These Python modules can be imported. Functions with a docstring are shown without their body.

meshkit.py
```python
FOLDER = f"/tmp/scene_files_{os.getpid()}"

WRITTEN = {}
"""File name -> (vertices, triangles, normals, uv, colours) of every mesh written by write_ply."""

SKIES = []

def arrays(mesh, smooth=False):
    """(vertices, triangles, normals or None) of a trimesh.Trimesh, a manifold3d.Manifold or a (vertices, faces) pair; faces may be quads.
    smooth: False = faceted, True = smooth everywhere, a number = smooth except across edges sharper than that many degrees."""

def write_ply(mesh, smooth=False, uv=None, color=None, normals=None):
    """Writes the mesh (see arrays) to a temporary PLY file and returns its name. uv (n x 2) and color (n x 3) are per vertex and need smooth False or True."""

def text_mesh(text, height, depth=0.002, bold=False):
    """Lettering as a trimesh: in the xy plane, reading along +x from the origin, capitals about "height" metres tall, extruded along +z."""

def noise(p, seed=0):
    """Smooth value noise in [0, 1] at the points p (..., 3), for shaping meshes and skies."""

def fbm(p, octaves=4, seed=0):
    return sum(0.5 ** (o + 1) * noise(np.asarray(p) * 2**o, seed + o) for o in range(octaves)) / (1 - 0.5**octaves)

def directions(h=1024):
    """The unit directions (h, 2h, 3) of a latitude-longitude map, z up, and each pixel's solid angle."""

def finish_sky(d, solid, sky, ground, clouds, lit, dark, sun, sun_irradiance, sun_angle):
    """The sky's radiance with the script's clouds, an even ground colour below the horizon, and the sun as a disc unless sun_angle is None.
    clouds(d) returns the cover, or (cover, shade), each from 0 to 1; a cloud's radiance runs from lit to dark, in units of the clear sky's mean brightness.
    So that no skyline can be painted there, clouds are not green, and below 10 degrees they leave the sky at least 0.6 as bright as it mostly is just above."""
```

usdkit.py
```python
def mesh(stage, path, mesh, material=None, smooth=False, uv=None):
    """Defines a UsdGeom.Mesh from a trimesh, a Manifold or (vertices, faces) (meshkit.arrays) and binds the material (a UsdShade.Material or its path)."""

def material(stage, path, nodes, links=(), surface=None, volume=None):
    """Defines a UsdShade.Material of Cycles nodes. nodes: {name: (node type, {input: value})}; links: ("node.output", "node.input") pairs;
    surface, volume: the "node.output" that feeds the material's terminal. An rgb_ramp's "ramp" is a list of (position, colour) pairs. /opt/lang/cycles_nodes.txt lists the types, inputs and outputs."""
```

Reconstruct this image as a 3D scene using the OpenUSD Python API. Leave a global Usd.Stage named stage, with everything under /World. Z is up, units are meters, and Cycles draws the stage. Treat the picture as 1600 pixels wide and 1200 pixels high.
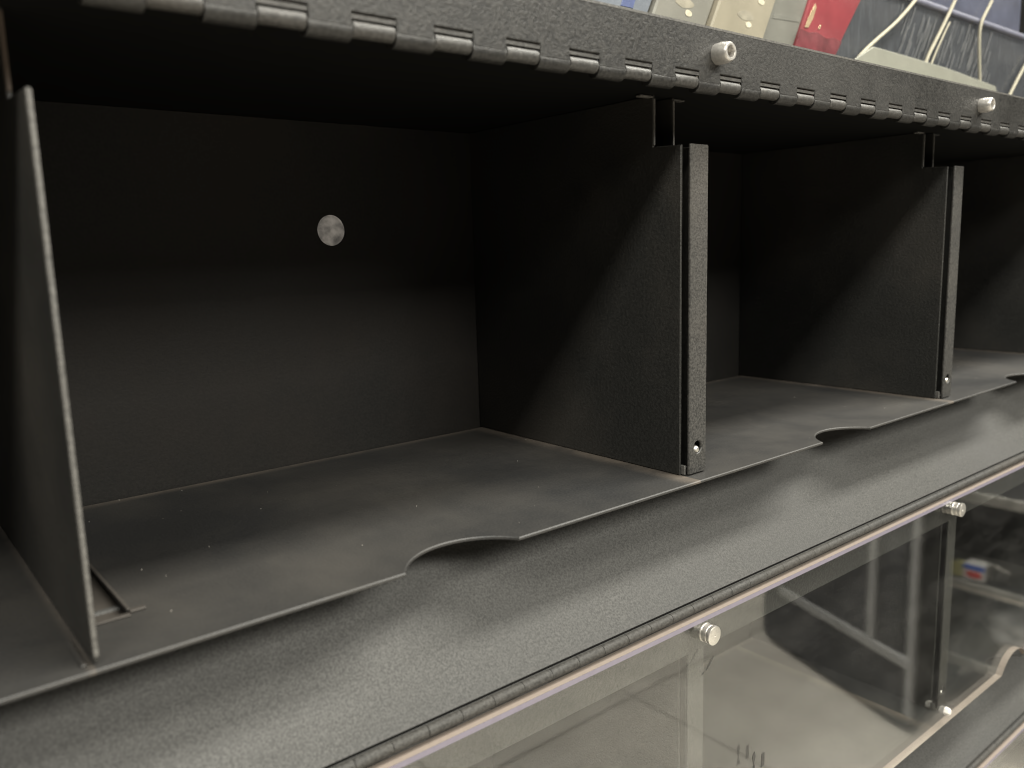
import math, random
import numpy as np, trimesh, usdkit, meshkit
from pxr import Usd, UsdGeom, UsdLux, UsdShade, Gf, Sdf
from shapely.geometry import Polygon, Point, box as sbox
from shapely.ops import unary_union
import manifold3d as m3

random.seed(7); rng = np.random.default_rng(7)
stage = Usd.Stage.CreateInMemory()
UsdGeom.SetStageUpAxis(stage, 'Z'); UsdGeom.SetStageMetersPerUnit(stage, 1.0)
UsdGeom.Xform.Define(stage, '/World')
H = 1.15                      # height of the open bin's floor above the shop floor, metres; the rack is written in millimetres from there

# ---------------------------------------------------------------- camera
yaw, pitch, roll = 0.6809, 0.1649, -0.0296
cy, sy, cp, sp = math.cos(yaw), math.sin(yaw), math.cos(pitch), math.sin(pitch)
fwd = np.array([sy*cp, cy*cp, -sp]); right = np.array([cy, -sy, 0]); up = np.cross(right, fwd)
c, s = math.cos(roll), math.sin(roll)
R, U = c*right + s*up, -s*right + c*up
cam = UsdGeom.Camera.Define(stage, '/World/camera')
M = Gf.Matrix4d(*R, 0, *U, 0, *(-fwd), 0, 0, 0, 0.0946 + H, 1)
cam.AddTransformOp().Set(M)
cam.CreateHorizontalApertureAttr(5.6); cam.CreateVerticalApertureAttr(4.2)
cam.CreateFocalLengthAttr(5.6*1295.1/1600)
cam.CreateFStopAttr(1.9); cam.CreateFocusDistanceAttr(0.35)
cam.CreateClippingRangeAttr((0.01, 100))
cam.CreateExposureAttr(0.0)

# ---------------------------------------------------------------- light: fluorescent strips over the aisle, and the shop's general light
def rect_light(name, loc, size_x, size_y, power, color=(1, .968, .872)):
    L = UsdLux.RectLight.Define(stage, '/World/' + name)
    L.AddTranslateOp().Set(Gf.Vec3d(*loc))
    L.CreateWidthAttr(size_x); L.CreateHeightAttr(size_y); L.CreateIntensityAttr(power); L.CreateColorAttr(Gf.Vec3f(*color))
    return L
rect_light('aisle_lamp', (1.75, -0.47, 3.10), 2.8, 0.34, 58.0)
rect_light('left_aisle_lamp', (-2.1, -1.08, 3.10), 3.0, 0.45, 38.0)
rect_light('middle_lamp', (0.5, -2.85, 3.10), 2.2, 1.3, 34.0)
rect_light('far_lamp', (2.6, -3.9, 3.10), 2.6, 1.0, 19.0)
dome = UsdLux.DomeLight.Define(stage, '/World/room_light')
dm = usdkit.material(stage, '/World/Looks/room_light', {'b': ('background_shader', {'color': (1, .95, .86), 'strength': 0.022})}, [], surface='b.background')
UsdShade.MaterialBindingAPI.Apply(dome.GetPrim()).Bind(dm)

# ---------------------------------------------------------------- helpers
used = {}
def numbered(parent, name):
    k = used.get((parent, name), 0); used[(parent, name)] = k + 1
    return name if k == 0 else f'{name}_{k:03d}'
def thing(name, label, cat, base=(0, 0, 0), group=None, kind=None):
    p = '/World/' + numbered('/World', name)
    x = UsdGeom.Xform.Define(stage, p); x.AddTranslateOp().Set(Gf.Vec3d(base[0]/1000, base[1]/1000, base[2]/1000 + H))
    tagp(x.GetPrim(), label, cat, group, kind)
    x.base = np.array(base, float); BASE[p] = x.base
    return p
BASE = {}
def tagp(pr, label=None, cat=None, group=None, kind=None):
    for k, v in (('label', label), ('category', cat), ('group', group), ('kind', kind)):
        if v: pr.SetCustomDataByKey(k, v)
def tm(mesh):
    if hasattr(mesh, 'to_mesh'):
        a = mesh.to_mesh(); return trimesh.Trimesh(a.vert_properties[:, :3], a.tri_verts, process=False)
    return mesh
def part(parent, name, mesh, mat, smooth=30, label=None, kind=None):
    mesh = tm(mesh).copy()
    root = '/'.join(parent.split('/')[:3])
    v = (np.asarray(mesh.vertices) - BASE[root]) / 1000
    p = parent + '/' + numbered(parent, name)
    g = usdkit.mesh(stage, p, (v, np.asarray(mesh.faces)), mat, smooth=smooth)
    tagp(g.GetPrim(), label=label, kind=kind)
    return p
def single(name, mesh, mat, label, cat=None, group=None, kind=None, smooth=30, base=(0, 0, 0)):
    mesh = tm(mesh)
    p = '/World/' + numbered('/World', name)
    g = usdkit.mesh(stage, p, ((np.asarray(mesh.vertices) - np.array(base, float))/1000, np.asarray(mesh.faces)), mat, smooth=smooth)
    g.AddTranslateOp().Set(Gf.Vec3d(base[0]/1000, base[1]/1000, base[2]/1000 + H))
    tagp(g.GetPrim(), label, cat, group, kind)
    return p
def bx(x0, x1, y0, y1, z0, z1, r=0.0):
    if r <= 0:
        b = trimesh.creation.box([x1-x0, y1-y0, z1-z0]); b.apply_translation([(x0+x1)/2, (y0+y1)/2, (z0+z1)/2]); return b
    pts = [(x, y, z) for x in (x0+r, x1-r) for y in (y0+r, y1-r) for z in (z0+r, z1-r)]
    return m3.Manifold.batch_hull([m3.Manifold.sphere(r, 12).translate(p) for p in pts])
def cut_edges(x0, x1, y0, y1, z0, z1, ch=.3):
    """a box with chamfered edges"""
    P = []
    for x, sx in ((x0, 1), (x1, -1)):
        for y, s_y in ((y0, 1), (y1, -1)):
            for z, sz in ((z0, 1), (z1, -1)):
                P += [(x+sx*ch, y+s_y*ch, z), (x+sx*ch, y, z+sz*ch), (x, y+s_y*ch, z+sz*ch)]
    return trimesh.convex.convex_hull(np.array(P))
def rounded_rect(x0, x1, y0, y1, r): return sbox(x0+r, y0+r, x1-r, y1-r).buffer(r, 6)
def sheet(poly, t, ch=.3):
    """a flat sheet of metal, thickness t along +z, with softened edges"""
    parts = []
    for g in getattr(poly, 'geoms', [poly]):
        cs = lambda q: m3.CrossSection([np.asarray(q.exterior.coords)[:-1]] + [np.asarray(i.coords)[:-1] for i in q.interiors], m3.FillRule.EvenOdd)
        inner = g.buffer(-ch, join_style=2)
        mid = trimesh.creation.extrude_polygon(g, t-2*ch, engine='earcut'); mid.apply_translation([0, 0, ch])
        parts.append((g, inner))
    # rim rings built by hand: outer loop at two heights, inner loop at top and bottom
    out = []
    for g, inner in parts:
        vs, fs = [], []
        def loop(ring):
            a = np.asarray(ring.coords)[:-1]
            return a
        rings = [(g.exterior, 1)] + [(i, -1) for i in g.interiors]
        for ring, sg in rings:
            a = loop(ring); n = len(a)
            area = 0.5*np.sum(a[:, 0]*np.roll(a[:, 1], -1) - np.roll(a[:, 0], -1)*a[:, 1])
            if area < 0: a = a[::-1]
            d1 = a - np.roll(a, 1, 0); d2 = np.roll(a, -1, 0) - a
            d1 /= np.linalg.norm(d1, axis=1, keepdims=True); d2 /= np.linalg.norm(d2, axis=1, keepdims=True)
            n1 = np.c_[-d1[:, 1], d1[:, 0]]; n2 = np.c_[-d2[:, 1], d2[:, 0]]
            m = n1 + n2; m /= np.maximum((m*n1).sum(1, keepdims=True), .35) ** 1 * np.where(True, 1, 1)
            m = (n1 + n2) / np.maximum(1 + (n1*n2).sum(1, keepdims=True), .3)
            b = a + sg*ch*m
            o = sum(len(x) for x in vs)
            vs.append(np.vstack([np.c_[b, np.zeros(n)], np.c_[a, np.full(n, ch)], np.c_[a, np.full(n, t-ch)], np.c_[b, np.full(n, t)]]))
            i = np.arange(n); j = (i+1) % n
            for k in range(3):
                q = np.c_[o+k*n+i, o+k*n+j, o+(k+1)*n+j, o+(k+1)*n+i]
                if sg < 0: q = q[:, ::-1]
                fs += [q[:, [0, 1, 2]], q[:, [0, 2, 3]]]
            ring_in = b
            if sg > 0: shell = b; holes = []
            else: holes.append(b)
        P = Polygon(shell, holes)
        cv, cf = trimesh.creation.triangulate_polygon(P, engine='earcut')
        o = sum(len(x) for x in vs); n = len(cv)
        vs += [np.c_[cv, np.full(n, t)], np.c_[cv, np.zeros(n)]]
        e1, e2 = cv[cf[:, 1]]-cv[cf[:, 0]], cv[cf[:, 2]]-cv[cf[:, 0]]
        ccw = (e1[:, 0]*e2[:, 1]-e1[:, 1]*e2[:, 0]) > 0
        cf = np.where(ccw[:, None], cf, cf[:, ::-1])
        fs += [o+cf, o+n+cf[:, ::-1]]
        out.append(trimesh.Trimesh(np.vstack(vs), np.vstack(fs), process=False))
    return trimesh.util.concatenate(out)
def remap(mesh, order, sign=(1, 1, 1), shift=(0, 0, 0)):
    v = np.asarray(mesh.vertices)[:, order]*np.array(sign) + np.array(shift)
    P = np.zeros((3, 3)); P[np.arange(3), order] = sign
    f = np.asarray(mesh.faces)
    return trimesh.Trimesh(v, f if np.linalg.det(P) > 0 else f[:, ::-1], process=False)
def sheet_yz(poly, x0, t, ch=.25): return remap(sheet(poly, t, ch), [2, 0, 1], shift=(x0, 0, 0))       # poly in (y,z), thickness along x
def sheet_xz(poly, y0, t, ch=.25): return remap(sheet(poly, t, ch), [0, 2, 1], shift=(0, y0, 0))      # poly in (x,z), thickness along y
def lathe(prof, n=28):
    """prof: (radius, along) pairs; axis +z"""
    return trimesh.creation.revolve(np.array(prof, float), sections=n)
def aim_y(mesh, at):        # lathe axis +z -> towards -y (out of the rack)
    return remap(mesh, [0, 2, 1], sign=(1, -1, 1), shift=at)
def tube(pts, r, n=8):
    pts = np.asarray(pts, float)
    k = np.linspace(0, len(pts)-1, 6*len(pts))
    from scipy.interpolate import CubicSpline
    cs = CubicSpline(np.arange(len(pts)), pts)
    p = cs(k); t = np.gradient(p, axis=0); t /= np.linalg.norm(t, axis=1, keepdims=True)
    a = np.cross(t, [0, 1, .01]); a /= np.linalg.norm(a, axis=1, keepdims=True); b = np.cross(t, a)
    an = np.arange(n)*2*np.pi/n
    v = (p[:, None]+r*(np.cos(an)[None, :, None]*a[:, None]+np.sin(an)[None, :, None]*b[:, None])).reshape(-1, 3)
    f = []
    for i in range(len(p)-1):
        for j in range(n):
            q = [i*n+j, i*n+(j+1) % n, (i+1)*n+(j+1) % n, (i+1)*n+j]; f += [[q[0], q[1], q[2]], [q[0], q[2], q[3]]]
    return trimesh.Trimesh(v, f, process=False)

# ---------------------------------------------------------------- materials
def L(n): return '/World/Looks/' + n
def powder(name, lo, hi, rough=.5, bump=.6, grain=900, spec=.5, cloud=.25, tint=(.055, .045, .034), dust=None, cscale=11., cr=(.42, .70)):
    """black powder coating: orange-peel grain, cloudy handling marks, dust"""
    n = {'g': ('geometry', {}),
         'n1': ('noise_texture', {'scale': float(grain), 'detail': 3.0, 'roughness': .55}),
         'n2': ('noise_texture', {'scale': float(cscale), 'detail': 4.0, 'roughness': .6, 'distortion': .25}),
         'n3': ('noise_texture', {'scale': 3400.0, 'detail': 1.0}),
         'r1': ('rgb_ramp', {'ramp': [(.32, lo), (.68, hi)]}),
         'r2': ('map_range', {'from_min': float(cr[0]), 'from_max': float(cr[1]), 'to_min': 0.0, 'to_max': float(cloud), 'clamp': True}),
         'mx': ('mix_color', {'b': tint}),
         'hsum': ('math', {'math_type': 'multiply_add', 'value2': .25}),
         'bp': ('bump', {'strength': float(bump), 'distance': .00035}),
         'rr': ('map_range', {'from_min': .3, 'from_max': .7, 'to_min': rough-.08, 'to_max': rough+.1, 'clamp': True}),
         'p': ('principled_bsdf', {'specular_ior_level': float(spec)})}
    l = [('g.position', 'n1.vector'), ('g.position', 'n2.vector'), ('g.position', 'n3.vector'), ('n1.fac', 'r1.fac'), ('n2.fac', 'r2.value'), ('r2.result', 'mx.fac'),
         ('r1.color', 'mx.a'), ('n3.fac', 'hsum.value1'), ('n1.fac', 'hsum.value3'), ('hsum.value', 'bp.height'), ('bp.normal', 'p.normal'),
         ('n2.fac', 'rr.value'), ('rr.result', 'p.roughness')]
    col = 'mx.result'
    if dust:
        n.update({'sx': ('separate_xyz', {}),
                  'dn': ('noise_texture', {'scale': 60.0, 'detail': 4.0, 'roughness': .65}),
                  'm2': ('mix_color', {'b': dust['color']})})
        l += [('g.position', 'sx.vector'), ('g.position', 'dn.vector')]
        # dust lies thick in the corners: along the back wall (y) and along the foot of each divider (x, one every 228.6 mm)
        n.update({'yb': ('map_range', {'range_type': 'smoothstep', 'from_min': .3395, 'from_max': .3465, 'to_min': 0.0, 'to_max': 1.0}),
                  'xs': ('math', {'math_type': 'multiply_add', 'value2': 1/.2286, 'value3': (.2286*2-.2594)/.2286}),
                  'xf': ('math', {'math_type': 'fraction'}),
                  'xl': ('map_range', {'range_type': 'smoothstep', 'from_min': .955, 'from_max': .997, 'to_min': 0.0, 'to_max': 1.0}),
                  'xg': ('math', {'math_type': 'greater_than', 'value2': .1}), 'xlg': ('math', {'math_type': 'multiply'}),
                  'x0': ('map_range', {'range_type': 'smoothstep', 'from_min': .0340, 'from_max': .0368, 'to_min': 0.0, 'to_max': .45}),
                  'xz': ('math', {'math_type': 'less_than', 'value2': .0366}), 'x0g': ('math', {'math_type': 'multiply'}), 'mx0': ('math', {'math_type': 'maximum'}),
                  'mxm': ('math', {'math_type': 'maximum'}),
                  'dr': ('map_range', {'from_min': .3, 'from_max': .6, 'to_min': .25, 'to_max': 1.0, 'clamp': True}),
                  'dm': ('math', {'math_type': 'multiply'})})
        l += [('sx.y', 'yb.value'), ('sx.x', 'xs.value1'), ('xs.value', 'xf.value1'), ('xf.value', 'xl.value'), ('yb.result', 'mxm.value1'), ('xl.result', 'xlg.value1'), ('sx.x', 'xg.value1'), ('xg.value', 'xlg.value2'), ('sx.x', 'x0.value'), ('sx.x', 'xz.value1'), ('x0.result', 'x0g.value1'), ('xz.value', 'x0g.value2'), ('xlg.value', 'mx0.value1'), ('x0g.value', 'mx0.value2'), ('mx0.value', 'mxm.value2'),
              ('dn.fac', 'dr.value'), ('mxm.value', 'dm.value1'), ('dr.result', 'dm.value2'), ('dm.value', 'm2.fac'), (col, 'm2.a')]
        col = 'm2.result'
    l.append((col, 'p.base_color'))
    return usdkit.material(stage, L(name), n, l, surface='p.BSDF')
def plain(name, color, rough=.5, metallic=0., bump=0., scale=300., spec=.5, var=.12, **kw):
    a = tuple(x*(1-var) for x in color); b = tuple(min(1, x*(1+var)) for x in color)
    n = {'g': ('geometry', {}), 'n': ('noise_texture', {'scale': float(scale), 'detail': 4.0}), 'r': ('rgb_ramp', {'ramp': [(.3, a), (.7, b)]}),
         'bp': ('bump', {'strength': float(bump), 'distance': .0004}),
         'p': ('principled_bsdf', {'roughness': float(rough), 'metallic': float(metallic), 'specular_ior_level': float(spec), **kw})}
    return usdkit.material(stage, L(name), n, [('g.position', 'n.vector'), ('n.fac', 'r.fac'), ('r.color', 'p.base_color'), ('n.fac', 'bp.height'), ('bp.normal', 'p.normal')], surface='p.BSDF')
def acrylic(name, haze=.008, tint=(.97, .98, .97)):
    n = {'g': ('geometry', {}), 'io': ('mix_float', {'a': 1.49, 'b': 1/1.49}), 'fr': ('fresnel', {}),
         't': ('transparent_bsdf', {'color': tint}), 'gl': ('glossy_bsdf', {'color': (1, 1, 1), 'roughness': .004}),
         'm': ('mix_closure', {}), 'd': ('diffuse_bsdf', {'color': (.7, .68, .66)}),
         'mp': ('mapping', {'scale': (7, 7, 26), 'rotation': (0, .5, 0)}),
         'n': ('noise_texture', {'scale': 3.0, 'detail': 6.0, 'roughness': .7}),
         'r': ('map_range', {'from_min': .45, 'from_max': .8, 'to_min': haze*.25, 'to_max': haze*2.2, 'clamp': True}),
         'm2': ('mix_closure', {})}
    l = [('g.backfacing', 'io.fac'), ('io.result', 'fr.IOR'), ('fr.fac', 'm.fac'), ('t.BSDF', 'm.closure1'), ('gl.BSDF', 'm.closure2'),
         ('g.position', 'mp.vector'), ('mp.vector', 'n.vector'), ('n.fac', 'r.value'), ('r.result', 'm2.fac'), ('m.closure', 'm2.closure1'), ('d.BSDF', 'm2.closure2')]
    return usdkit.material(stage, L(name), n, l, surface='m2.closure')

BLACK = powder('black_powder_coat', (0.0100, 0.0100, 0.0092), (0.0200, 0.0200, 0.0185), rough=.48, bump=.62, grain=850)
FLOOR = powder('worn_shelf_coat', (.0125, .0128, .0132), (.0225, .0223, .0220), rough=.55, bump=.3, grain=1100, cloud=.85, tint=(.0335, .0305, .0262), cscale=15., cr=(.36, .74),
               dust={'color': (.092, .077, .063)})
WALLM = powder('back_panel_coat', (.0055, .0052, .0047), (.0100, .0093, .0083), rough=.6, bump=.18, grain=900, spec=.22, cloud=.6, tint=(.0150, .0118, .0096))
SPECK = powder('speckled_coat', (.011, .011, .0106), (.050, .048, .0443), rough=.55, bump=.45, grain=1150, spec=.4, cloud=.3)
APRON = powder('apron_coat', (.024, .0238, .0224), (.062, .0612, .058), rough=.64, bump=.4, grain=1300, spec=.32, cloud=.6, tint=(.048, .0478, .0465))
EDGE = powder('worn_edge_coat', (0.0490, 0.0476, 0.0448), (0.1050, 0.1015, 0.0945), rough=.45, bump=.5, grain=700)
SHADE_BLACK = plain('shaded_ceiling_black', (.004, .004, .0037), .75, spec=.08)  # darker than the rack's coat: paints the shade under the bin ceiling
STEEL = plain('bare_steel', (.62, .60, .57), .28, metallic=1., bump=.1, scale=900)
ALU = plain('satin_aluminium', (.52, .50, .47), .38, metallic=.75, bump=.06, scale=1200)
CAPM = plain('nickel_cap', (.55, .53, .485), .36, metallic=.85, bump=.05, scale=1500)
ACRYL = acrylic('clear_acrylic')
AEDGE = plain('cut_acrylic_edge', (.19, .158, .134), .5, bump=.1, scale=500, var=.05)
AEDGE2 = plain('cut_acrylic_bevel', (.14, .126, .158), .45, bump=.1, scale=500, var=.05)

# ================================================================ SETTING: shop floor with tiles, pale back wall behind the rack
tile_mat = plain('beige_floor_tile', (.40, .375, .335), .34, scale=9, var=.10, spec=.4)
grout = plain('tile_grout', (.16, .15, .13), .8, scale=80)
FZ = -1150.0
tiles_parent = thing('floor', 'beige shop floor of square tiles in front of the rack', 'floor', (0, 0, FZ), kind='structure')
stage.GetPrimAtPath(tiles_parent).ClearCustomDataByKey('category')
part(tiles_parent, 'grout_bed', bx(-3000, 7000, -6500, 3000, FZ-20, FZ-4), grout)
T = 610.0
for i in range(-2, 8):
    for j in range(-7, 1):
        x0, y0 = 1582-3*T+i*T-T, -450 + j*T
        part(tiles_parent, 'tile', cut_edges(x0+2, x0+T-2, y0+2, y0+T-2, FZ-12, FZ+rng.uniform(-.3, .3), 1.2), tile_mat, smooth=False)
wall_mat = plain('pale_wall_board', (.12, .11, .103), .7, scale=170, var=.8)
single('back_wall', cut_edges(-900, 2200, 394, 410, FZ, 146, 1), wall_mat, 'pale grey board wall standing close behind the black rack', kind='structure')

# ================================================================ THE RACK
X0, X1 = -70.0, 800.0
YE, YB = 202.0, 347.5          # front lip and back wall
ROW = 203.2                    # one row to the next
HY, HR = 200.6, 2.2            # hinge pin line and knuckle radius
HZ = 151.2
BAY = 228.6
rack = thing('display_rack', 'black powder coated metal rack with open bin row, dividers and clear hinged doors', 'display rack', (365, 275, -420))

def scallops(x0, x1, y):
    """finger cut-outs in the lip: shallow arcs 43 mm wide, one per bay"""
    out = []
    for k in range(-1, 4):
        cx = 143.0 + BAY*k
        if x0+30 < cx < x1-30:
            out.append(Point(cx, y-(21.9**2-13.0**2)/(2*13.0)).buffer((21.9**2+13.0**2)/(2*13.0), 40))
    return out
def floor_sheet(z, slot):
    p = sbox(X0, YE, X1, YB-1.4)
    p = p.difference(unary_union(scallops(X0, X1, YE)))
    if slot: p = p.difference(Polygon([(39.2, 229.0), (50.8, 229.0), (51.2, 284), (39.2, 284)]))
    m = sheet(p, 1.3, .35); m.apply_translation([0, 0, z-1.3]); return m
for r in range(2):
    z = -ROW*r
    part(rack, 'shelf_floor', floor_sheet(z, r == 0), FLOOR, smooth=40)
    holes = [Point(179.0, 104.0).buffer(6.9, 24)] if r == 0 else []
    for k in (1, 2): holes.append(Point(179.0+BAY*k, 104.0).buffer(6.9, 24))
    p = sbox(X0, -1.5, X1, 151.3)
    for h in holes: p = p.difference(h)
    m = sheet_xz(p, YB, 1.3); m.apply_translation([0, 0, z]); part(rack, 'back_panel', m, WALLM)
    part(rack, 'bin_ceiling', bx(X0, X1, 203.2, YB+1.2, z+151.32, z+152.5), SHADE_BLACK)
# aprons: the sloping fronts between a bin floor and the next hinge below
def apron(z):
    prof = Polygon([(240.0, z-1.6), (241.6, z-1.6), (204.6, z-52.6), (203.0, z-51.6)])
    return remap(trimesh.creation.extrude_polygon(prof, X1-X0, engine='earcut'), [2, 0, 1], shift=(X0, 0, 0))
part(rack, 'apron', apron(0), APRON, smooth=False)
part(rack, 'apron', apron(-ROW), APRON, smooth=False)
part(rack, 'top_panel', bx(X0, X1, 204.0, YB+1.2, 152.7, 153.9), BLACK)
part(rack, 'end_panel', bx(X0-1.4, X0-.1, 203.5, YB, -420, 153.5), BLACK)
part(rack, 'end_panel', bx(X1+.1, X1+1.4, 203.5, YB, -420, 153.5), BLACK)
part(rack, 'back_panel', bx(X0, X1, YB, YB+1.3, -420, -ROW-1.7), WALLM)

# dividers: two folded sheets, the corner notched at the top to clear the door
def divider(x, z, full=True):
    y0 = 212.2
    prof = Polygon([(y0, z+.25), (y0, z+131.0), (226.3, z+131.6), (226.3, z+151.2), (YB-.3, z+151.2), (YB-.3, z+.25)])
    d = part(rack, 'divider', sheet_yz(prof, x, 1.1), BLACK, smooth=40)
    if full:
        right = Polygon([(210.3, z+.4), (210.3, z+131.0), (226.3, z+131.6), (226.3, z+151.2), (YB-.3, z+151.2), (YB-.3, z+.25)])
        part(d, 'right_panel', sheet_yz(right, x+11.7, 1.1), BLACK, smooth=40)
        fp = rounded_rect(x+1.9, x+12.75, z+.5, z+131.2, .5).difference(Point(x+7.4, z+11.4).buffer(2.5, 16))
        part(d, 'front_flange', sheet_xz(fp, 208.9, 1.3, .35), SPECK, smooth=40)
        part(d, 'flange_rivet', aim_y(lathe([(0, 2.9), (.9, 2.7), (1.5, 2.0), (1.8, 1.0), (1.85, 0), (0, 0)], 20), (x+7.3, 211.6, z+10.2)), CAPM)
        part(d, 'bottom_tab', cut_edges(x+1.2, x+2.4, 210.6, 214, z+.2, z+4.2), EDGE)
    # little ears that carry the divider from the bin ceiling
    part(d, 'ceiling_ear', cut_edges(x-7.0, x+.2, 226.3, 229, z+150.3, z+151.1, .2), EDGE)
    if full: part(d, 'ceiling_ear', cut_edges(x+12.6, x+19.5, 226.3, 229, z+150.3, z+151.1, .2), BLACK)
    # bare front edge of the sheet
    part(d, 'sheet_edge', cut_edges(x+.05, x+1.05, 225.85, 226.25, z+132.2, z+150.0, .1), EDGE)
    if full: part(d, 'sheet_edge', cut_edges(x+11.75, x+12.75, 225.85, 226.25, z+132.2, z+150.0, .1), EDGE)
    return d
for r in range(2):
    for k in range(1, 3 if r else 4):
        x = 258.6 + BAY*(k-1) + (18.5 if (r and k == 2) else 0)
        divider(x, -ROW*r)
# the first divider is a single plain sheet, loose in its slot
lean = 0.0
prof = Polygon([(204.6, .6), (204.6, 130.6), (226.3, 131.4), (226.3, 151.2), (YB-.3, 151.2), (YB-.3, .3), (232, .3)])
d0 = part(rack, 'divider', sheet_yz(prof, 36.6, 1.5, .4), BLACK, smooth=40, label='plain single sheet divider without front flange')
part(d0, 'sheet_edge', cut_edges(36.75, 37.95, 204.15, 204.7, 2.0, 130.2, .2), EDGE)
part(d0, 'sheet_edge', cut_edges(36.75, 37.95, 225.8, 226.3, 133, 150.6, .2), plain('rusty_edge', (.05, .035, .025), .7, scale=300))
part(d0, 'floor_weld', cut_edges(34.0, 35.4, 205.2, 222, .05, .6, .25), FLOOR)
# slot rim in the floor beside the loose divider
part(rack, 'slot_rim', trimesh.util.concatenate([cut_edges(50.9, 52.0, 231.5, 283.5, .05, .65, .2), cut_edges(39.5, 51.0, 227.2, 229.0, .05, .7, .2), cut_edges(51.2, 55.5, 229.2, 231.2, .05, .8, .25)]), plain('dusty_slot_edge', (.036, .031, .026), .7, scale=400))

part(rack, 'added_slot_plate', bx(36, 56, 222, 290, -3.4, -2.2), plain('slot_shade_brown', (.03, .025, .02), .8, scale=200))  # plate added below the slot; its brown stands in for the hole's shade
# hinges and doors
def knuckle(x0, x1, z, y=HY, r=HR, gap=.35): 
    m = trimesh.creation.cylinder(r, x1-x0-gap, sections=24)
    v = np.asarray(m.vertices)
    return trimesh.Trimesh(np.c_[v[:, 2]+(x0+x1)/2, v[:, 0]+y, v[:, 1]+z], m.faces, process=False)
NK = 34
KX = 86.6          # where a fixed knuckle starts
k0 = int((KX-X0)//25.4)
fixed = [(KX+25.4*(i-k0), KX+25.4*(i-k0)+12.7) for i in range(NK) if X0 < KX+25.4*(i-k0) and KX+25.4*(i-k0)+25.4 < X1]
def rolled(x0, x1, z, upw):
    """leaf's own knuckle: a roll that runs tangentially into the leaf"""
    a = np.radians(np.linspace(180, 400, 16)) if upw else np.radians(np.linspace(0, 220, 16))
    return knuckle(x0, x1, z)
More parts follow.
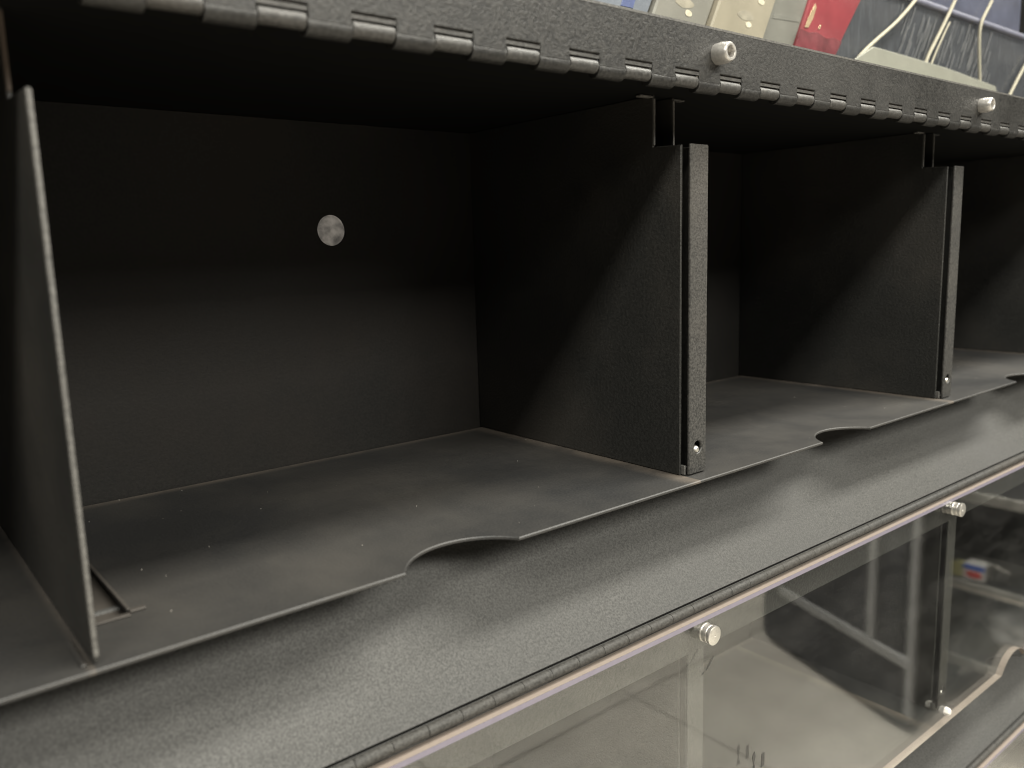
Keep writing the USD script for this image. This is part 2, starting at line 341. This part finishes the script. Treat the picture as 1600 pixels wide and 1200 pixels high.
def make_door(z, opened, label):
    """z: pin height. The leaf carries a strip of clear acrylic on barrel screws."""
    x0, x1 = fixed[0][0]-12.7, fixed[-1][1]+12.7
    sgn = 1 if opened else -1
    leaf = sbox(x0, z, x1, z+19.6) if opened else sbox(x0, z-20.0, x1, z)
    cuts = []
    for a, b in fixed:
        cuts.append(sbox(a-.3, z-4, b+.3, z+3.7) if opened else sbox(a-.3, z-3.4, b+.3, z+4))
    leaf = leaf.difference(unary_union(cuts))
    for s in (33.4, 262.0, 490.6, 719.2): leaf = leaf.difference(Point(s, z+sgn*10.4).buffer(1.6, 10))
    ly = HY-HR if opened else HY+HR-1.1
    door = part(rack, 'door', sheet_xz(leaf, ly, 1.1, .25), HINGE, smooth=40, label=label)
    if opened: part(door, 'leaf_edge', bx(x0, x1, ly-.06, ly+.3, z+18.75, z+19.55), EDGE)
    for a, b in fixed:
        part(door, 'hinge_knuckle', (knuckle(a-12.7, a, z-.6, HY+.6, 2.8) if opened else knuckle(a-12.7, a, z, r=1.9, gap=.22)), HINGE if opened else LOWK, smooth=50)
    part(door, 'hinge_knuckle', (knuckle(fixed[-1][1], fixed[-1][1]+12.7, z-.6, HY+.6, 2.8) if opened else knuckle(fixed[-1][1], fixed[-1][1]+12.7, z, r=1.9)), HINGE if opened else LOWK, smooth=50)
    ay = ly+1.15 if opened else ly-4.05
    za, zb = (z+3.9, z+146.5) if opened else (z-148.6, z-3.7)
    pane = sbox(x0, za, x1, zb)
    sc = []
    for k in range(-1, 4):
        cx = 143.0+BAY*k-1.5
        hgt = 11.0
        cz = zb if opened else za
        if x0+40 < cx < x1-40: sc.append(Point(cx, cz-(-1 if opened else 1)*(21.5**2-hgt**2)/(2*hgt)).buffer((21.5**2+hgt**2)/(2*hgt), 32))
    pane = pane.difference(unary_union(sc))
    slab = trimesh.creation.extrude_polygon(pane, 4.0, engine='earcut')
    slab = remap(slab, [0, 2, 1], shift=(0, ay, 0))
    fn = slab.face_normals
    big = np.abs(fn[:, 1]) > .9
    part(door, 'acrylic_pane', slab.submesh([big], append=True), ACRYL, smooth=False)
    rim = slab.submesh([~big], append=True)
    # the sawn rim: one cream colour all round, with a lavender bevel strip on shut doors
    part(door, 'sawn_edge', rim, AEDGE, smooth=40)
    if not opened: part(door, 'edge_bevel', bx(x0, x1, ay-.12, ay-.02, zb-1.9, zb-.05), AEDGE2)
    for s in (33.4, 262.0, 490.6, 719.2):
        zs = z+sgn*10.4 if opened else z-10.2
        if opened:
            nut = lathe([(0, 2.6), (2.0, 2.6), (2.05, 5.9), (2.3, 6.3), (3.0, 6.3), (3.5, 5.7), (3.7, 4.2), (3.9, 2.6), (3.7, 0), (0, 0)], 36)
            part(door, 'barrel_nut', aim_y(nut, (s, ly+.05, zs)), ALU, smooth=35)
        else:
            cap = lathe([(0, 4.75), (.35, 4.75), (.5, 5.15), (3.5, 5.2), (3.95, 4.9), (4.0, 3.9), (3.9, 3.6), (3.6, 3.4), (3.6, 3.1), (3.75, 2.9), (3.7, .7), (3.9, .5), (3.9, 0), (0, 0)], 36)
            part(door, 'cap_screw', aim_y(cap, (s-5.0, ay-.05, zs)), CAPM, smooth=35)
            part(door, 'bump_stop', aim_y(lathe([(0, 3.2), (1.5, 3.2), (2.2, 2.4), (2.5, 0), (0, 0)], 6), (s, ay-.05, z-139.0)), plain_clear, smooth=False)
    return door
HINGE = powder('hinge_coat', (.004, .0038, .0035), (.026, .025, .0228), rough=.52, bump=.6, grain=950, spec=.4, cloud=.45, tint=(.034, .032, .029))
KNUCK = powder('knuckle_coat', (.022, .0215, .020), (.062, .0595, .056), rough=.5, bump=.5, grain=900, spec=.4)
LOWK = powder('painted_hinge_coat', (.016, .016, .0152), (.048, .047, .044), rough=.6, bump=.4, grain=1000, spec=.3)
plain_clear = plain('milky_plastic', (.48, .46, .43), .25)
door_up = make_door(HZ, True, 'clear acrylic door flipped up above the open row')
door_down = make_door(HZ-ROW, False, 'clear acrylic door hanging shut over the lower row')
door_low = make_door(HZ-2*ROW, False, 'clear acrylic door at the bottom right corner')
for zi, z in enumerate((HZ, HZ-ROW, HZ-2*ROW)):
    for a, b in fixed:
        part(rack, 'fixed_knuckle', knuckle(a, b, z, r=1.9 if zi else HR, gap=.22 if zi else .35), LOWK if zi else KNUCK, smooth=50)
    x0, x1 = fixed[0][0]-12.7, fixed[-1][1]+12.7
    part(rack, 'hinge_strip', bx(x0, x1, 201.6, 203.0, z-.6, z+.6) if zi else bx(x0, x1, 198.75, 200.4, z+2.15, z+3.25), BLACK if zi else KNUCK)
    pin = trimesh.creation.cylinder(.9, x1-x0, sections=10); v = np.asarray(pin.vertices)
    part(rack, 'hinge_pin', trimesh.Trimesh(np.c_[v[:, 2]+(x0+x1)/2, v[:, 0]+HY, v[:, 1]+z], pin.faces, process=False), STEEL)
# scuffs stuck on the lower acrylic
scuff = plain('black_scuff', (.03, .028, .025), .8)
for P in ([(258, -79.6), (259.2, -79.2), (261.8, -76.6), (263.2, -75), (262.8, -74.7), (260.2, -76.9)], [(255.3, -80.6), (256.6, -80.2), (256.9, -79.4), (255.7, -79.9)],
          [(298.6, -141.5), (301, -141.5), (301, -135), (298.8, -135)], [(291.5, -142), (292.6, -138), (291.6, -133.2), (293.4, -131.4), (294.2, -134), (293.2, -137), (294.4, -142)],
          [(484.0, -178), (485.4, -178), (485.2, -171), (484.4, -171)]):
    part(door_down, 'scuff_mark', sheet_xz(Polygon(P), 197.42, .2, .05), scuff)

# ================================================================ specks of grit on the shelf floors
gl = []
for _ in range(70):
    x, y = rng.uniform(40, 700), rng.uniform(206, 345)
    t_ = trimesh.creation.icosphere(0, rng.uniform(.08, .2)); t_.apply_transform(trimesh.transformations.random_rotation_matrix(rng.random(3))); t_.apply_translation([x, y, .15]); gl.append(t_)
single('dust_grit', trimesh.util.concatenate(gl), plain('pale_grit', (.28, .26, .23), .8), 'tiny pale specks of grit lying on the black shelf floor', kind='stuff', smooth=False)

# ================================================================ goods standing on top of the rack, seen through the raised door
ZT = 154.0
def leaning(xb0, xb1, s0, s1, ztop, r=2.0):
    p = Polygon([(xb0, ZT), (xb1, ZT), (xb1+s1*(ztop-ZT), ztop), (xb0+s0*(ztop-ZT), ztop)])
    return p.buffer(-r).buffer(r, 5)
cardA = plain('grey_blue_card', (.155, .168, .20), .35, scale=60, var=.15)
cardB = plain('greyed_cream_card', (.205, .194, .172), .3, scale=50, var=.12)
cardC = plain('cream_card', (.30, .264, .205), .3, scale=50, var=.10)
cardD = plain('grey_card', (.165, .158, .14), .45, scale=50, var=.10)
redm = plain('red_glossy_film', (.26, .05, .06), .22, scale=50, var=.15)
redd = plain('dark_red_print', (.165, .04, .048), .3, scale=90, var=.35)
gold = plain('painted_highlight_gold', (.85, .62, .40), .25, metallic=.6)  # pale gold that paints the flame-like highlights on the red pack
blist = plain('blister_plastic', (.27, .245, .20), .12, scale=60, spec=.8)
bluem = plain('blue_print', (.08, .10, .22), .4)
GRP = None
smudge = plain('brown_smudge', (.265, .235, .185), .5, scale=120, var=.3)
glint = plain('painted_glint', (.62, .56, .44), .3, scale=300, var=.2)  # pale colour that paints highlights onto the cream packs
cardE = plain('darker_grey_card', (.165, .158, .14), .5, scale=60)
def blob(x, z, rx, rz, seed):
    a = np.linspace(0, 2*np.pi, 22)[:-1]; q = 1+.3*(meshkit.noise(np.c_[np.cos(a)*1.5+seed*7, np.sin(a)*1.5, a*0])-.5)
    return Polygon(np.c_[x+rx*q*np.cos(a), z+rz*q*np.sin(a)])
def smudge_and_glint(parent, x, z, y):
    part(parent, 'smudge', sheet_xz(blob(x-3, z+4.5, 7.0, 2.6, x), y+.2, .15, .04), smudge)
    part(parent, 'painted_glint_spot', sheet_xz(blob(x, z, 2.8, 1.6, z), y+.1, .15, .04), glint)
a_ = thing('card_pack', 'pale grey blue pack with blue print, leftmost of the leaning packs', 'pack', (290, 310, ZT))
part(a_, 'pack_body', sheet_xz(leaning(262, 313.5, .52, .52, 300), 303, 16, 1), cardA)
part(a_, 'blue_print', sheet_xz(Polygon([(322, 211), (331, 211), (336, 222), (327, 222)]), 302.6, .6, .2), bluem)
b_ = thing('card_pack', 'greyish cream pack with small painted glints', 'pack', (340, 310, ZT))
part(b_, 'pack_body', sheet_xz(leaning(315, 358.5, .52, .52, 300), 301, 18, 1), cardB)
for (x, z) in ((372.5, 214.4), (379, 236)): smudge_and_glint(b_, x, z, 300.7)
c_ = thing('card_pack', 'bright cream pack with brown smudges and painted glints', 'pack', (384, 310, ZT))
part(c_, 'pack_body', sheet_xz(leaning(359.5, 408.5, .52, .52, 305), 298, 20, 1), cardC)
for (x, z) in ((422.1, 214.6), (434, 228.5)): smudge_and_glint(c_, x, z, 297.7)
d_ = thing('card_pack', 'plain dull grey pack leaning between cream pack and red pack', 'pack', (427, 312, ZT))
part(d_, 'pack_body', sheet_xz(leaning(409.5, 445, .52, .52, 300), 302, 20, 1), cardD)
part(d_, 'dark_band', sheet_xz(Polygon([(451, 223), (479, 224.5), (480.5, 227.5), (452.5, 226)]), 301.8, .15, .04), cardE)
e_ = thing('red_pack', 'shiny red foil pack with darker red lower half', 'pack', (472, 310, ZT))
part(e_, 'pack_body', sheet_xz(leaning(445.8, 474, .50, .80, 300, 1.0), 300, 18, 1), redm)
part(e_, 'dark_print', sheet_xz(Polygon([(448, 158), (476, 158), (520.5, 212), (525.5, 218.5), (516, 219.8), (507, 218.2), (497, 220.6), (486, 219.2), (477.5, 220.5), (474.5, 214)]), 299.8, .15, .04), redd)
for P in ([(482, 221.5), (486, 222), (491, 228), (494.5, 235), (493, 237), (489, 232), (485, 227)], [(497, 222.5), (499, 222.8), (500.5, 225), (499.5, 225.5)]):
    part(e_, 'painted_highlight', sheet_xz(Polygon(P), 299.6, .15, .04), gold)
navy = usdkit.material(stage, L('navy_net'), {
    'g': ('geometry', {}), 'mp': ('mapping', {'rotation': (0, -.55, 0), 'scale': (420, 30, 60)}), 'n': ('noise_texture', {'scale': 1.0, 'detail': 3.0}),
    'r': ('rgb_ramp', {'ramp': [(.35, (.018, .020, .027)), (.62, (.035, .038, .048)), (.8, (.085, .088, .10))]}), 'p': ('principled_bsdf', {'roughness': .6})},
    [('g.position', 'mp.vector'), ('mp.vector', 'n.vector'), ('n.fac', 'r.fac'), ('r.color', 'p.base_color')], surface='p.BSDF')
navy2 = plain('blue_grey_film', (.085, .09, .13), .35, scale=60, var=.2)
hemm = plain('lavender_hem', (.19, .19, .25), .4, scale=80)
cordm = plain('cream_cord', (.45, .41, .32), .7, bump=.4, scale=900)
threadm = plain('pale_thread', (.12, .12, .128), .6)
f_ = thing('net_bag', 'dark navy net bag with cream drawcords and lavender hem', 'bag', (660, 325, ZT))
part(f_, 'net_front', sheet_xz(Polygon([(476, ZT), (860, ZT), (860, 259), (559, 259)]), 303, 2, .5), navy)
part(f_, 'bag_back', sheet_xz(Polygon([(476, ZT), (860, ZT), (860, 330), (616, 330)]), 318, 24, 2), navy2)
part(f_, 'hem', bx(557, 860, 300.5, 306, 257.8, 262.2, 1.8), hemm)
for pts in ([(625, 262), (608, 249.5), (591.5, 238.5), (573, 228), (554.1, 217), (540, 207)], [(684, 270), (669, 252), (654.7, 236), (644, 224), (636.9, 213), (633, 206)],
            [(747, 277), (736, 265), (729.8, 257), (728, 246), (730.5, 230), (734.3, 209)], [(836, 246), (824.6, 237), (808, 222), (792, 206)]):
    part(f_, 'drawcord', tube([(x, 298.5, z) for x, z in pts], 1.25), cordm, smooth=60)
part(f_, 'drawcord', tube([(x, 300.5, z) for x, z in [(679.4, 251.5), (666, 236), (651.7, 217), (648, 208)]], .7), cordm, smooth=60)
th = []
for k in range(70):
    x = rng.uniform(600, 760); z = rng.uniform(209, 246); ln = rng.uniform(10, 30)
    if z+ln > 256: continue
    th.append(tube([(x, 302.3, z), (x+.29*ln, 302.0, z+.5*ln), (x+.58*ln, 302.3, z+ln)], rng.uniform(.15, .35), 5))
part(f_, 'net_threads', trimesh.util.concatenate(th), threadm, kind='stuff')
single('card_strip', sheet_xz(Polygon([(527, ZT), (790, ZT), (790, 205), (757, 208), (755, 211.5), (667.7, 216.2), (598, 217.8), (557, 218.4), (538, 210), (527, 204)]), 294.5, 2.0, .5),
       plain('ivory_card', (.25, .243, .205), .6, scale=60, var=.06), 'ivory card strip standing in front of the navy net bag', 'card', base=(640, 295, ZT))

# ================================================================ across the aisle: what the shut acrylic door mirrors
cab_m = plain('black_felt_panel', (.020, .021, .024), .8, bump=.5, scale=60, var=.5)
trim_m = plain('grey_tube', (.20, .20, .20), .45, scale=40)
uu = np.array([.3303, -.9439]); ww = np.array([.995, -.1]); P1 = np.array([1942., -468.])
def cart_pt(a, b, z): q = P1 + uu*a + ww*b; return [q[0], q[1], z]
def cart_box(a0, a1, b0, b1, z0, z1, r):
    pts = [cart_pt(a, b, z) for a in (a0+r, a1-r) for b in (b0+r, b1-r) for z in (z0+r, z1-r)]
    return m3.Manifold.batch_hull([m3.Manifold.sphere(r, 16).translate(p) for p in pts])
cab = thing('floor_cabinet', 'black felt covered floor cabinet with grey trim, mirrored in the shut acrylic door', 'cabinet', (2150, -700, FZ))
part(cab, 'cabinet_body', cart_box(0, 585, 0, 420, FZ+1, -380, 36), cab_m, smooth=60)
part(cab, 'trim', cart_box(-8, 500, -12, 6, -968, -938, 6), trim_m)
part(cab, 'trim', cart_box(118, 148, -12, 6, -938, -560, 6), trim_m)
part(cab, 'trim', cart_box(-12, 14, -10, 8, -1090, -400, 6), trim_m)
shelf_m = plain('grey_shelf_edge', (.22, .21, .19), .5, scale=30, var=.3)
dark_m = plain('black_shelf', (.025, .025, .026), .5, scale=30)
sh = thing('shelf_unit', 'black shelf unit with pale shelf edges, mirrored in the shut acrylic door', 'shelf unit', (2320, -290, FZ))
part(sh, 'back', bx(2560, 2580, -1300, 260, FZ+5, -330), dark_m)
for z in (-560, -800, -1010):
    s_ = part(sh, 'shelf', bx(2190, 2560, -505, 60, z-18, z), dark_m)
    part(s_, 'shelf_edge', cut_edges(2178, 2190, -505, 60, z-24, z+3, 2), shelf_m)
part(sh, 'post', cut_edges(2180, 2206, -534, -508, FZ, -340, 3), shelf_m)
ct = thing('small_carton', 'small carton with white, red and blue sides on the black shelf', 'carton', (2225, -430, -800))
part(ct, 'carton_body', cut_edges(2195, 2240, -462, -410, -796, -752, 1.5), plain('white_carton', (.75, .74, .72), .5))
part(ct, 'red_print', cut_edges(2193.8, 2195.2, -454, -418, -788, -772, .3), plain('red_print', (.65, .02, .02), .5))
part(ct, 'blue_print', cut_edges(2193.8, 2195.2, -461, -411, -768, -754, .3), plain('blue_label', (.02, .10, .50), .5))
single('yellow_carton', cut_edges(2195, 2230, -492, -467, -796, -760, 1.5), plain('yellow_green_carton', (.42, .40, .12), .5), 'small yellow green carton beside the white and red carton', 'carton', base=(2217, -488, -796))
bagv = trimesh.creation.icosphere(4, 1.0); bv = bagv.vertices.copy()
bv = bv*(1+.45*(meshkit.fbm(bv*2.1+5, 4)-.5)[:, None])*[95, 120, 75]+[2330, -330, -940]
bv[:, 2] = np.maximum(bv[:, 2], -1006)
tg = thing('added_glints', 'two part shiny white tag standing on the black shelf, added to make two bright glints', 'glint_plate', (2230, -385, -796))  # plates added only to give the two bright glints in the mirrored shelf
for k, (y_, z_) in enumerate(((-392, -758), (-372, -766))):
    part(tg, 'added_glint_flap', trimesh.convex.convex_hull(np.array([(2226+dx, y_+dy, z_+dz) for dx in (0, 3) for dy, dz in ((-8, 0), (8, -4), (8, 4), (-8, 9))])), plain_clear, smooth=False)
part(tg, 'added_glint_foot', cut_edges(2226, 2232, -396, -364, -796, -764, .5), dark_m)
single('clear_bag', trimesh.Trimesh(bv, bagv.faces, process=False), plain('crumpled_film', (.42, .42, .42), .15, bump=.3, scale=30, var=.3), 'crumpled pale plastic bag lying on the black shelf', 'bag', base=(2330, -330, -1006), smooth=25)
